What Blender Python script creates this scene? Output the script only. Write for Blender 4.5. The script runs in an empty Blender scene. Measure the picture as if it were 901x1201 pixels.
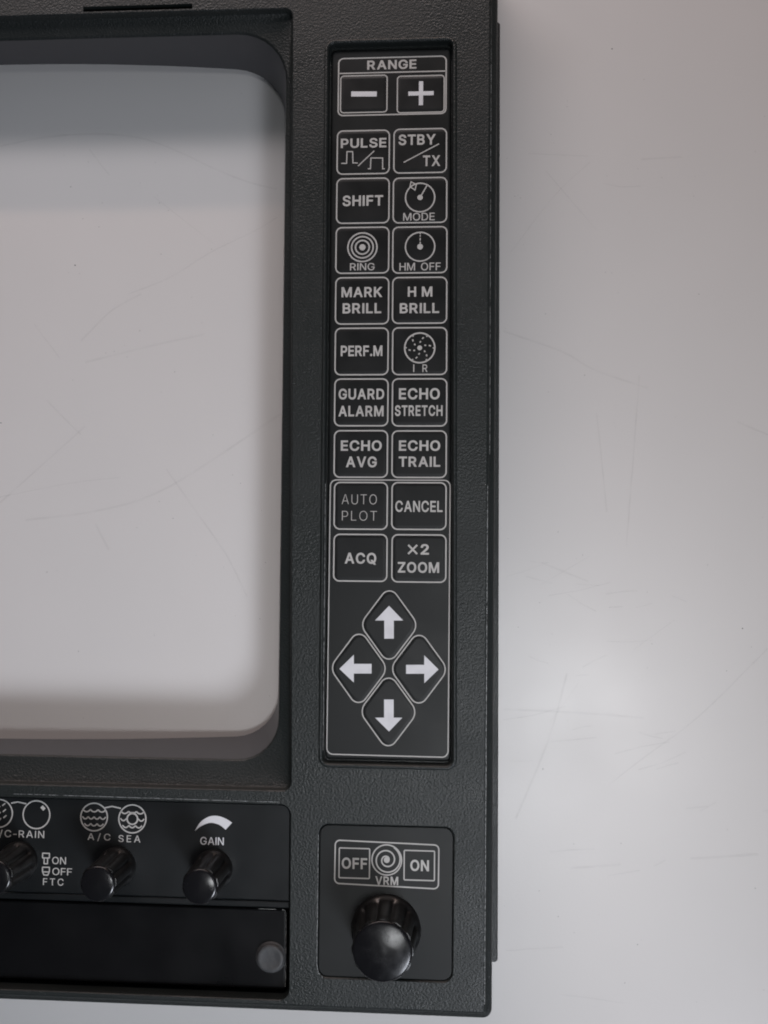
import bpy, bmesh, math, random
from mathutils import Vector, Matrix
from mathutils.geometry import tessellate_polygon, delaunay_2d_cdt

random.seed(7)
MM = 0.001
scene = bpy.context.scene
col = scene.collection

# ------------------------------------------------------------------ camera
cam_data = bpy.data.cameras.new('camera')
cam = bpy.data.objects.new('camera', cam_data)
col.objects.link(cam)
cam_data.sensor_fit = 'HORIZONTAL'
cam_data.sensor_width = 36.0
cam_data.lens = 36.0 * 1150.0 / 901.0
cam_data.clip_start = 0.01
cam_data.clip_end = 50
rot = Matrix(((0.99778, -0.005455, 0.066378), (0.00928, 0.998305, -0.057452), (-0.065952, 0.057941, 0.996139)))
cam.matrix_world = Matrix.Translation((0.0381878, -0.1474162, 0.3424957)) @ rot.to_4x4()
scene.camera = cam

# ------------------------------------------------------------------ room light
world = bpy.data.worlds.new('World')
scene.world = world
world.use_nodes = True
bg = world.node_tree.nodes['Background']
bg.inputs['Color'].default_value = (0.72, 0.82, 1.0, 1)
bg.inputs['Strength'].default_value = 0.03


def area(name, loc, target, sx, sy, power, colour):
    d = bpy.data.lights.new(name, 'AREA')
    d.shape = 'RECTANGLE'
    d.size = sx
    d.size_y = sy
    d.energy = power
    d.color = colour
    o = bpy.data.objects.new(name, d)
    col.objects.link(o)
    o.location = loc
    q = (Vector(target) - Vector(loc)).to_track_quat('-Z', 'Y')
    o.rotation_euler = q.to_euler()
    return o


MID = (0.0, -0.09, 0.0)
# warm tube low beyond the top of the picture
area('warm_tube_light', (-0.10, 1.03, 0.43), (-0.05, 0.0, 0), 1.3, 0.02, 3.8, (1.0, 0.68, 0.53))
# second, nearer and cooler tube lamp
area('bench_tube_light', (-0.18, 0.60, 0.42), (-0.06, 0.0, 0), 0.85, 0.10, 3.2, (1.0, 0.925, 0.945))
# unseen light at the lower right, beam narrowed to add falloff beyond the bezel
area('narrow_beam_light', (0.42, -0.87, 0.76), (-0.08, -0.215, 0), 0.30, 0.30, 0.42, (0.86, 0.905, 1.0)).data.spread = math.radians(37)
# lamp almost overhead
area('overhead_lamp', (0.245, -0.44, 1.55), (0.12, -0.215, 0), 0.30, 0.27, 0.17, (0.96, 0.98, 1.0)).data.spread = math.radians(26)

vs = scene.view_settings
vs.view_transform = 'Standard'
vs.look = 'None'
vs.exposure = 0.02
vs.gamma = 1.0
vs.use_curve_mapping = False
scene.cycles.filter_width = 1.9

GLYPHS = {
 'BA': '16 0 201 509 276 509 463 0 395 0 287 302 280 323 272 346 264 372 255 402 244 438 232 478 245 478 233 437 222 402 213 371 204 345 197 322 191 302 85 0|110 142 110 199 370 199 370 142',
 'BB': '60 0 60 509 241 509 274 507 304 501 329 491 350 477 367 461 381 442 390 421 396 398 398 374 397 353 393 336 387 320 378 307 368 295 356 286 343 278 329 272 315 267 315 262 331 260 347 254 363 245 378 234 391 220 402 203 411 184 416 161 418 136 416 111 410 88 400 67 386 48 368 31 344 18 317 8 284 2 247 0|125 57 245 57 281 60 309 67 330 80 344 96 353 115 355 137 354 153 350 169 342 184 333 197 320 209 306 218 289 225 269 229 248 231 125 231|125 285 238 285 256 287 273 290 288 296 302 304 314 314 323 326 330 340 335 355 336 372 333 393 326 412 313 429 294 442 270 449 240 452 125 452',
 'BC': '267 -7 225 -3 186 7 150 25 119 49 92 79 70 115 53 157 44 203 40 254 44 305 53 352 70 393 92 429 119 459 150 484 186 501 225 512 267 516 293 514 317 511 340 504 362 496 383 485 402 471 419 456 435 438 448 418 459 397 467 373 473 348 408 348 404 365 397 380 389 395 380 407 369 418 357 428 344 437 330 444 315 449 300 453 284 455 267 456 237 453 209 445 184 432 161 414 141 391 125 364 113 332 106 295 103 254 106 213 113 177 125 145 141 117 161 94 184 76 210 63 237 56 267 53 284 54 300 56 315 60 330 65 344 72 357 81 369 90 380 102 389 114 397 128 404 144 408 160 473 160 467 135 459 112 448 91 435 71 420 53 402 38 383 24 363 13 341 5 317 -2 293 -6',
 'BD': '219 0 96 0 96 57 215 57 254 60 288 68 318 81 343 99 363 122 379 149 390 181 397 216 399 255 397 294 390 329 379 361 364 388 344 410 320 428 291 441 258 449 221 452 93 452 93 509 225 509 273 505 315 495 353 478 385 455 412 426 433 391 449 351 458 306 462 255 458 205 449 159 433 119 411 83 384 54 351 31 312 14 268 3|125 509 125 0 60 0 60 509',
 'BE': '60 0 60 509 372 509 372 452 125 452 125 286 355 286 355 229 125 229 125 57 375 57 375 0',
 'BF': '60 0 60 509 369 509 369 452 125 452 125 278 346 278 346 221 125 221 125 0',
 'BG': '269 -7 225 -3 185 7 149 25 118 49 91 79 69 116 53 157 43 203 40 254 43 305 53 352 69 393 91 429 117 459 149 484 184 501 223 512 265 516 291 514 316 510 340 504 363 494 384 483 403 469 421 453 436 436 449 416 460 395 468 373 474 349 408 349 402 365 395 379 387 393 378 406 368 417 356 427 344 436 330 443 315 448 300 453 283 455 265 456 236 453 209 445 183 432 160 414 141 392 125 364 113 332 106 295 103 254 106 213 113 177 125 145 141 117 161 95 184 76 210 63 238 56 269 53 296 55 322 61 345 71 365 85 382 102 396 123 407 147 413 173 415 202 434 199 283 199 283 256 478 256 478 200 475 160 466 124 451 91 431 62 406 38 377 19 344 5 308 -4',
 'BH': '60 0 60 509 125 509 125 289 392 289 392 509 457 509 457 0 392 0 392 232 125 232 125 0',
 'BI': '31 0 31 57 118 57 118 452 31 452 31 509 269 509 269 452 183 452 183 57 269 57 269 0',
 'BK': '104 145 104 216 116 231 128 246 139 261 151 275 162 289 174 303 187 317 199 331 212 344 364 509 448 509 231 276 228 276|60 0 60 509 125 509 125 334 124 225 125 193 125 0|372 0 188 259 228 309 449 0',
 'BL': '60 0 60 509 125 509 125 57 361 57 361 0',
 'BM': '60 0 60 509 152 509 277 187 280 179 284 170 287 159 291 147 295 135 299 123 303 110 307 97 311 84 315 71 319 60 322 49 307 49 311 59 314 71 318 83 322 95 326 108 330 121 334 134 338 146 342 158 346 169 349 179 352 187 476 509 568 509 568 0 504 0 504 291 504 302 504 314 504 327 505 340 505 354 505 369 505 383 506 398 506 413 506 428 507 443 507 457 513 457 508 441 503 425 498 409 492 393 487 378 482 363 477 348 472 335 467 322 463 310 459 300 456 291 342 0 286 0 170 291 167 300 163 310 159 321 155 333 150 347 145 361 140 376 134 392 129 408 124 424 118 441 112 457 119 457 119 444 120 430 120 416 120 401 121 386 121 372 121 357 121 342 122 328 122 315 122 302 122 291 122 0',
 'BN': '60 0 60 509 136 509 343 183 349 174 355 163 363 151 371 137 379 122 388 107 396 90 405 73 414 55 405 54 403 72 402 90 401 108 400 126 399 142 399 157 399 171 399 184 399 195 399 509 463 509 463 0 387 0 202 290 194 303 186 317 177 331 168 346 159 363 148 381 136 402 123 425 108 452 119 454 120 429 121 406 122 384 123 363 124 345 124 328 125 313 125 301 125 291 125 0',
 'BO': '267 -7 225 -3 186 7 150 25 119 49 92 79 70 115 53 157 44 203 40 254 44 305 53 352 70 393 92 429 119 459 150 484 186 501 225 512 267 516 309 512 348 501 384 484 415 459 442 429 464 393 480 352 490 305 493 254 490 203 480 157 464 115 442 79 415 49 384 25 348 7 309 -3|267 53 296 55 324 63 349 76 372 94 392 116 408 144 420 176 428 213 430 254 428 295 420 332 408 365 392 392 372 415 349 433 324 446 296 453 267 456 237 453 210 445 184 433 161 415 142 392 125 364 113 332 106 295 103 254 106 213 113 176 125 144 142 117 161 94 184 76 210 63 237 55',
 'BP': '60 0 60 509 235 509 272 506 305 499 332 487 356 471 375 452 390 430 400 404 407 377 409 348 407 318 400 291 390 265 375 243 356 223 332 207 305 195 272 188 235 186 109 186 109 242 233 242 257 244 279 248 297 256 312 266 324 279 333 294 339 310 343 328 344 348 343 367 339 385 333 402 324 416 312 428 297 439 279 446 257 451 232 452 125 452 125 0',
 'BQ': '245 159 313 159 369 85 384 65 468 -48 401 -48 346 27 331 46|267 -7 225 -3 186 7 150 25 119 49 92 79 70 115 53 157 44 203 40 254 44 305 53 352 70 393 92 429 119 459 150 484 186 501 225 512 267 516 309 512 348 501 384 484 415 459 442 429 464 393 480 352 490 305 493 254 490 203 480 157 464 115 442 79 415 49 384 25 348 7 309 -3|267 53 296 55 324 63 349 76 372 94 392 116 408 144 420 176 428 213 430 254 428 295 420 332 408 365 392 392 372 415 349 433 324 446 296 453 267 456 237 453 210 445 184 433 161 415 142 392 125 364 113 332 106 295 103 254 106 213 113 176 125 144 142 117 161 94 184 76 210 63 237 55',
 'BR': '60 0 60 509 236 509 273 506 305 500 333 489 356 473 376 455 390 433 401 408 407 381 409 352 407 323 401 296 390 271 376 250 356 232 333 217 305 206 273 200 236 198 96 198 96 255 234 255 258 256 280 260 298 267 313 276 325 287 334 300 340 316 344 333 345 352 344 371 340 389 334 405 325 419 313 430 298 440 279 446 258 451 233 452 125 452 125 0|353 0 230 229 303 229 428 0',
 'BS': '224 -9 188 -7 156 -1 128 9 102 23 81 40 64 60 51 83 42 109 38 137 104 137 108 118 114 102 123 88 136 76 150 66 166 59 185 53 204 50 224 49 246 50 267 54 286 60 303 69 317 79 329 92 338 106 344 122 346 139 344 154 340 168 332 179 322 189 310 197 296 205 280 211 263 217 245 222 184 239 145 253 112 269 86 289 67 313 56 341 52 372 54 400 62 425 75 448 92 468 113 484 138 498 165 508 195 514 227 516 259 514 289 508 316 498 340 484 360 468 377 449 390 427 398 403 401 378 337 378 332 402 320 421 302 437 280 449 254 456 225 459 204 457 185 454 167 448 152 440 139 430 129 418 121 405 117 391 115 376 117 359 122 345 131 334 142 324 155 315 169 308 184 302 198 297 212 293 264 279 279 275 295 270 312 264 328 256 344 248 359 238 372 226 384 213 395 198 402 180 407 161 408 139 406 112 399 87 386 64 370 43 349 25 323 11 294 0 261 -7',
 'BT': '32 452 32 509 417 509 417 452 257 452 257 0 193 0 193 452',
 'BU': '259 -8 220 -6 186 2 154 15 126 33 103 55 85 80 71 108 63 140 60 173 60 509 124 509 124 178 126 155 132 133 141 113 153 95 169 80 187 68 208 59 232 53 259 52 285 53 309 59 331 68 349 80 364 95 377 113 385 133 391 155 393 178 393 509 457 509 457 173 454 140 446 108 433 80 414 55 391 33 363 15 332 2 297 -6',
 'BV': '204 0 16 509 84 509 192 206 199 187 207 164 215 137 225 106 236 71 248 31 235 31 247 71 257 107 267 138 276 165 283 187 290 206 395 509 463 509 278 0',
 'BX': '18 0 217 284 217 236 29 509 104 509 178 400 188 386 196 373 204 361 211 350 217 340 223 329 230 318 236 305 243 292 232 292 239 305 246 317 252 329 258 339 265 350 272 361 280 373 288 386 298 400 374 509 446 509 259 239 259 287 456 0 382 0 292 129 283 142 275 154 268 165 262 175 256 185 250 195 244 206 237 218 230 231 244 231 238 219 231 207 225 196 219 186 213 176 206 166 199 155 191 143 182 129 91 0',
 'BY': '203 0 203 208 16 509 91 509 192 344 203 327 213 309 222 292 231 274 240 254 250 230 224 230 233 254 242 275 251 293 260 310 270 327 280 344 381 509 455 509 268 208 268 0',
 'BZ': '42 0 42 46 273 385 284 400 295 415 306 431 318 446 329 461 341 476 348 454 327 453 306 453 285 452 265 452 244 452 223 452 40 452 40 509 397 509 397 462 169 129 157 113 146 97 134 81 122 65 110 49 97 33 90 54 111 55 131 56 152 57 173 57 193 57 214 57 399 57 399 0',
 'B2': '64 0 64 47 234 229 252 248 268 266 282 282 294 298 303 312 311 327 316 341 319 356 320 371 319 389 315 405 308 419 298 431 287 441 273 449 258 455 241 458 224 460 205 458 188 454 172 447 159 438 148 427 139 413 132 398 128 381 127 362 66 362 68 391 75 418 86 442 102 464 121 482 143 496 168 507 196 513 225 516 254 513 281 507 306 497 328 482 346 465 361 445 372 423 379 398 381 372 380 354 377 336 371 318 363 299 351 280 336 259 317 235 294 209 267 180 153 60 153 57 389 57 389 0',
 'B.': '95 -4 83 -3 73 1 63 9 55 18 51 29 50 41 51 53 55 64 63 73 73 81 83 85 95 87 107 85 118 81 128 73 135 64 140 53 141 41 140 29 135 18 128 9 118 1 107 -3',
 'B/': '235 533 71 -76 14 -76 178 533',
 'B-': '337 244 337 188 114 188 114 244',
 'TA': '16 0 201 509 276 509 463 0 395 0 287 302 280 323 272 346 264 372 255 402 244 438 232 478 245 478 233 437 222 402 213 371 204 345 197 322 191 302 85 0|110 142 110 199 370 199 370 142',
 'TL': '60 0 60 509 125 509 125 57 361 57 361 0',
 'TO': '267 -7 225 -3 186 7 150 25 119 49 92 79 70 115 53 157 44 203 40 254 44 305 53 352 70 393 92 429 119 459 150 484 186 501 225 512 267 516 309 512 348 501 384 484 415 459 442 429 464 393 480 352 490 305 493 254 490 203 480 157 464 115 442 79 415 49 384 25 348 7 309 -3|267 53 296 55 324 63 349 76 372 94 392 116 408 144 420 176 428 213 430 254 428 295 420 332 408 365 392 392 372 415 349 433 324 446 296 453 267 456 237 453 210 445 184 433 161 415 142 392 125 364 113 332 106 295 103 254 106 213 113 176 125 144 142 117 161 94 184 76 210 63 237 55',
 'TP': '60 0 60 509 235 509 272 506 305 499 332 487 356 471 375 452 390 430 400 404 407 377 409 348 407 318 400 291 390 265 375 243 356 223 332 207 305 195 272 188 235 186 109 186 109 242 233 242 257 244 279 248 297 256 312 266 324 279 333 294 339 310 343 328 344 348 343 367 339 385 333 402 324 416 312 428 297 439 279 446 257 451 232 452 125 452 125 0',
 'TT': '32 452 32 509 417 509 417 452 257 452 257 0 193 0 193 452',
 'TU': '259 -8 220 -6 186 2 154 15 126 33 103 55 85 80 71 108 63 140 60 173 60 509 124 509 124 178 126 155 132 133 141 113 153 95 169 80 187 68 208 59 232 53 259 52 285 53 309 59 331 68 349 80 364 95 377 113 385 133 391 155 393 178 393 509 457 509 457 173 454 140 446 108 433 80 414 55 391 33 363 15 332 2 297 -6',
}

BOX = {  # x0, x1, top, bottom in millimetres
 'pulse': (-0.15, 17.77, -0.75, -15.99),
 'standby': (18.9, 36.82, -0.57, -15.95),
 'shift': (-0.12, 17.83, -17.12, -32.76),
 'mode': (18.82, 37.0, -17.25, -32.89),
 'ring': (-0.15, 17.89, -33.8, -49.72),
 'hm_off': (18.8, 37.15, -33.92, -49.84),
 'mark': (-0.08, 17.99, -50.81, -66.83),
 'hm': (18.89, 37.19, -50.93, -66.72),
 'perf': (-0.01, 17.97, -67.83, -83.82),
 'ir': (19.02, 37.28, -67.8, -83.83),
 'guard': (0.03, 18.07, -84.81, -100.81),
 'stretch': (19.11, 37.38, -84.82, -100.87),
 'avg': (0.09, 18.06, -102.0, -117.82),
 'trail': (19.18, 37.33, -102.08, -117.84),
 'auto': (0.31, 18.16, -119.11, -134.88),
 'cancel': (19.27, 37.35, -119.1, -134.84),
 'acq': (0.37, 18.23, -136.17, -151.85),
 'zoom': (19.43, 37.41, -136.17, -151.96),
 'minus': (0.76, 16.81, 18.18, 5.1),
 'plus': (19.88, 35.95, 17.65, 4.68),
 'range_frame': (-0.05, 36.61, 24.3, 4.1),
 'off_box': (3.4, 13.58, -236.84, -246.61),
 'on_box': (24.25, 34.32, -237.02, -246.66),
 'vrm_frame': (2.19, 35.49, -234.86, -248.68),
 'd_up': (10.26, 27.61, -154.74, -176.71),
 'd_left': (0.54, 17.78, -168.88, -190.84),
 'd_right': (20.13, 37.23, -169.0, -190.62),
 'd_down': (10.34, 27.52, -182.93, -204.43),
}
TXT = {
 'RANGE': (9.83, 26.4, 23.13, 19.98),
 'PULSE': (1.25, 16.57, -3.71, -6.92),
 'STBY': (20.61, 32.98, -2.73, -6.31),
 'TX': (28.85, 34.61, -9.98, -13.64),
 'SHIFT': (2.08, 15.61, -23.22, -26.79),
 'MODE': (22.39, 32.86, -29.45, -32.02),
 'RING': (4.83, 13.01, -46.2, -48.62),
 'HM OFF': (21.28, 34.93, -46.28, -48.86),
 'MARK': (2.08, 15.7, -54.26, -57.67),
 'BRILL': (2.54, 15.39, -59.68, -63.11),
 'HM': (24.12, 32.23, -54.3, -57.68),
 'BRILL2': (21.51, 34.51, -59.82, -63.21),
 'PERF.M': (2.08, 15.89, -73.91, -77.47),
 'I  R': (26.12, 30.8, -80.29, -82.82),
 'GUARD': (1.52, 16.61, -88.3, -91.85),
 'ALARM': (1.59, 16.47, -93.97, -97.51),
 'ECHOs': (21.47, 34.91, -88.19, -91.89),
 'STRETCH': (20.17, 35.83, -93.86, -97.38),
 'ECHOa': (2.46, 15.96, -105.47, -108.9),
 'AVG': (4.27, 14.38, -110.79, -114.33),
 'ECHOt': (21.62, 35.15, -105.46, -108.88),
 'TRAIL': (21.66, 35.18, -110.76, -114.12),
 'AUTO': (3.06, 14.5, -123.29, -126.48),
 'PLOT': (3.13, 14.56, -128.72, -131.84),
 'CANCEL': (20.61, 36.02, -125.29, -128.92),
 'ACQ': (4.24, 14.52, -142.41, -145.94),
 'X2': (24.79, 31.67, -139.51, -142.83),
 'ZOOM': (21.59, 35.03, -145.27, -148.73),
 'OFF': (4.44, 12.63, -240.04, -243.53),
 'ON': (26.43, 32.37, -240.12, -243.59),
 'VRM': (15.31, 22.6, -245.58, -248.25),
 'A/C-RAIN': (-111.94, -93.81, -234.5, -236.78),
 'sON': (-90.92, -86.26, -242.71, -245.03),
 'sOFF': (-90.75, -84.16, -246.23, -248.53),
 'FTC': (-93.77, -86.89, -249.65, -251.86),
 'A/C': (-79.2, -71.63, -234.81, -236.94),
 'SEA': (-68.95, -61.69, -235.11, -237.3),
 'GAIN': (-41.84, -34.11, -234.98, -237.42),
}
PTS = {
 'pulse_a': [(1.47, -12.16), (3.28, -12.19), (3.37, -8.17), (5.28, -8.21), (5.41, -12.09), (7.05, -12.12)],
 'pulse_s': [(7.15, -13.18), (12.52, -8.07)],
 'pulse_b': [(10.42, -14.17), (11.32, -14.18), (11.42, -10.5), (15.35, -10.57), (15.38, -14.26), (16.11, -14.27)],
 'stby_s': [(22.39, -12.22), (34.12, -6.1)],
 'mode_c': [(27.96, -24.24)],
 'mode_l': [(27.96, -24.24), (30.18, -20.25)],
 'mode_t': [(24.92, -18.88), (26.68, -19.83), (26.24, -21.65), (24.57, -20.52)],
 'ring_c': [(8.89, -40.83)],
 'hmoff_c': [(28.08, -40.89)],
 'ir_c': [(28.2, -74.79)],
 'minus': [(4.56, 11.63), (13.18, 11.43)],
 'plus_c': [(28.01, 11.29)],
 'range_div': [(0.15, 19.02), (36.53, 18.25)],
 'bigframe': [(-0.84, -118.52), (38.46, -118.5), (38.62, -207.64), (-0.22, -208.0)],
 'a_up': [(18.84, -159.52), (23.48, -164.23), (20.43, -164.27), (20.49, -170.13), (17.38, -170.17), (17.33, -164.31), (14.3, -164.35)],
 'a_left': [(2.85, -180.12), (7.53, -175.51), (7.56, -178.45), (13.33, -178.36), (13.36, -181.46), (7.6, -181.55), (7.63, -184.46)],
 'a_right': [(35.03, -179.82), (30.38, -175.33), (30.4, -178.39), (24.54, -178.49), (24.56, -181.36), (30.42, -181.26), (30.45, -184.27)],
 'a_down': [(19.2, -199.94), (14.64, -195.6), (17.56, -195.54), (17.51, -189.73), (20.6, -189.68), (20.65, -195.48), (23.46, -195.43)],
 'spiral': [(18.88, -240.41)],
 'rain1': [(-109.27, -229.17)],
 'rain2': [(-96.63, -229.29)],
 'rain_sq': [(-94.49, -227.08)],
 'rain_arc': [(-105.33, -225.75), (-103.04, -225.31), (-100.14, -225.84)],
 'sea1': [(-77.26, -229.54)],
 'sea2': [(-64.48, -229.81)],
 'sea_arc': [(-73.75, -226.51), (-71.34, -225.95), (-68.34, -226.54)],
 'icon_on': [(-93.02, -242.39)],
 'icon_off': [(-92.89, -246.88)],
 'gain_o': [(-43.7, -233.12), (-41.96, -230.32), (-39.74, -228.71), (-37.76, -228.14), (-35.54, -228.27), (-33.43, -229.01), (-31.5, -230.18)],
 'gain_i': [(-33.59, -232.47), (-35.21, -231.23), (-36.9, -230.59), (-38.59, -230.39), (-40.54, -230.96), (-42.35, -231.96)],
}
SCRATCHES = [
 [(-127.63, 6.62), (-108.41, 9.77), (-89.23, 10.33), (-73.29, 8.09), (-60.54, 3.07), (-47.85, -3.18), (-35.26, -8.44), (-24.34, -11.45)],
 [(-93.86, 4.68), (-88.91, -1.79), (-86.29, -5.02)],
 [(-78.21, -49.27), (-62.67, -43.17), (-48.8, -34.58), (-31.85, -26.36), (-24.18, -21.79)],
 [(-95.09, -66.32), (-84.35, -55.47), (-73.5, -49.32)],
 [(-93.3, -74.12), (-68.36, -68.04), (-49.76, -64.13)],
 [(-107.1, -88.07), (-94.15, -100.46)],
 [(-62.68, -112.7), (-51.55, -127.88), (-40.53, -142.91), (-32.65, -157.85)],
 [(-123.39, -123.04), (-98.36, -118.01), (-79.68, -115.81)],
 [(-113.66, -131.28), (-85.6, -127.45), (-60.99, -118.8), (-21.53, -92.83)],
 [(-87.96, -132.65), (-82.74, -141.75)],
 [(59.61, -35.3), (74.54, -15.57), (87.07, -3.48)],
 [(91.51, -11.25), (98.31, -12.59), (104.82, -12.39)],
 [(104.87, -2.89), (119.02, -2.24)],
 [(56.68, -63.62), (71.54, -68.87), (78.93, -71.93), (89.22, -77.99), (106.74, -84.04)],
 [(103.85, -79.55), (102.28, -100.42), (100.11, -127.05), (99.18, -138.82)],
 [(137.01, -95.98), (147.28, -100.41)],
 [(70.07, -144.94), (86.09, -151.25)],
 [(78.77, -182.85), (74.99, -197.4), (70.07, -211.93), (61.41, -232.24)],
 [(146.34, -173.14), (123.15, -196.48), (105.97, -209.71), (93.07, -220.01)],
 [(56.99, -195.42), (83.08, -196.09), (104.62, -197.41)],
 [(72.96, -206.1), (88.82, -204.34)],
 [(80.11, -248.26), (96.66, -246.65)],
 [(119.9, -244.01), (142.38, -241.97)],
 [(58.32, -276.41), (77.22, -274.63)],
 [(89.17, -92.96), (92.56, -127.09)],
 [(65.56, 0.01), (86.48, -1.32)],
 [(71.55, -6.28), (89.38, -28.05)],
 [(-112.7, -59.95), (-102.81, -72.52)],
 [(-92.66, -97.37), (-123.32, -125.19)],
 [(-69.63, -13.23), (-47.31, -30.85)],
]
SPECKS = [
 (-98.08, -38.39, 0.6),
 (-100.5, -9.23, 0.4),
 (-67.37, -15.79, 0.3),
 (-89.59, -24.3, 0.3),
 (-88.55, -15.45, 0.25),
 (-66.31, -34.68, 0.3),
 (-73.49, -62.73, 0.35),
 (-82.71, -70.13, 0.3),
 (-60.35, -77.68, 0.3),
 (-123.95, -96.12, 0.5),
 (-64.89, -124.3, 0.3),
 (-59.81, -130.35, 0.3),
 (-105.26, -149.85, 0.35),
 (-92.93, -177.83, 0.35),
 (-45.95, -100.45, 0.25),
 (-38.61, -114.77, 0.25),
 (-65.65, -171.74, 0.25),
 (70.65, -215.37, 0.4),
 (137.93, -166.64, 0.5),
 (102.2, -272.94, 0.35),
 (75.8, -264.53, 0.3),
 (94.96, 37.53, 0.5),
 (71.54, -57.67, 0.3),
 (85.1, -79.47, 0.35),
 (124.46, -51.18, 0.3),
 (-27.97, -165.56, 0.3),
 (141.12, -253.21, 0.35),
 (97.9, -285.67, 0.3),
 (60.78, -15.35, 0.25),
]

# ------------------------------------------------------------------ materials
def mat(name, base, rough=0.5, spec=0.5, coat=0.0, bump=None, vary=None, rough_vary=None, normal_extra=None):
    m = bpy.data.materials.new(name)
    m.use_nodes = True
    nt = m.node_tree
    n, l = nt.nodes, nt.links
    b = n['Principled BSDF']
    b.inputs['Base Color'].default_value = (*base, 1)
    b.inputs['Roughness'].default_value = rough
    b.inputs['Specular IOR Level'].default_value = spec
    b.inputs['Coat Weight'].default_value = coat
    b.inputs['Coat Roughness'].default_value = 0.15
    tc = n.new('ShaderNodeTexCoord')
    prev = None
    for (kind, scale, strength, dist) in (bump or []):
        if kind == 'noise':
            t = n.new('ShaderNodeTexNoise')
            t.inputs['Detail'].default_value = 3
            out = t.outputs['Fac']
        else:
            t = n.new('ShaderNodeTexVoronoi')
            t.feature = 'SMOOTH_F1'
            out = t.outputs['Distance']
        t.inputs['Scale'].default_value = scale
        l.new(tc.outputs['Object'], t.inputs['Vector'])
        bp_ = n.new('ShaderNodeBump')
        bp_.inputs['Strength'].default_value = strength
        bp_.inputs['Distance'].default_value = dist
        l.new(out, bp_.inputs['Height'])
        if prev:
            l.new(prev.outputs['Normal'], bp_.inputs['Normal'])
        prev = bp_
    if prev:
        l.new(prev.outputs['Normal'], b.inputs['Normal'])
    if vary:
        scale, other, lo, hi = vary
        t = n.new('ShaderNodeTexNoise')
        t.inputs['Scale'].default_value = scale
        t.inputs['Detail'].default_value = 6
        l.new(tc.outputs['Object'], t.inputs['Vector'])
        r = n.new('ShaderNodeMapRange')
        r.inputs['From Min'].default_value = lo
        r.inputs['From Max'].default_value = hi
        l.new(t.outputs['Fac'], r.inputs['Value'])
        x = n.new('ShaderNodeMix')
        x.data_type = 'RGBA'
        x.inputs['A'].default_value = (*base, 1)
        x.inputs['B'].default_value = (*other, 1)
        l.new(r.outputs['Result'], x.inputs['Factor'])
        l.new(x.outputs['Result'], b.inputs['Base Color'])
    if rough_vary:
        scale, lo, hi = rough_vary
        t = n.new('ShaderNodeTexNoise')
        t.inputs['Scale'].default_value = scale
        t.inputs['Detail'].default_value = 5
        l.new(tc.outputs['Object'], t.inputs['Vector'])
        r = n.new('ShaderNodeMapRange')
        r.inputs['From Min'].default_value = 0.3
        r.inputs['From Max'].default_value = 0.7
        r.inputs['To Min'].default_value = lo
        r.inputs['To Max'].default_value = hi
        l.new(t.outputs['Fac'], r.inputs['Value'])
        l.new(r.outputs['Result'], b.inputs['Roughness'])
    return m


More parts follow.
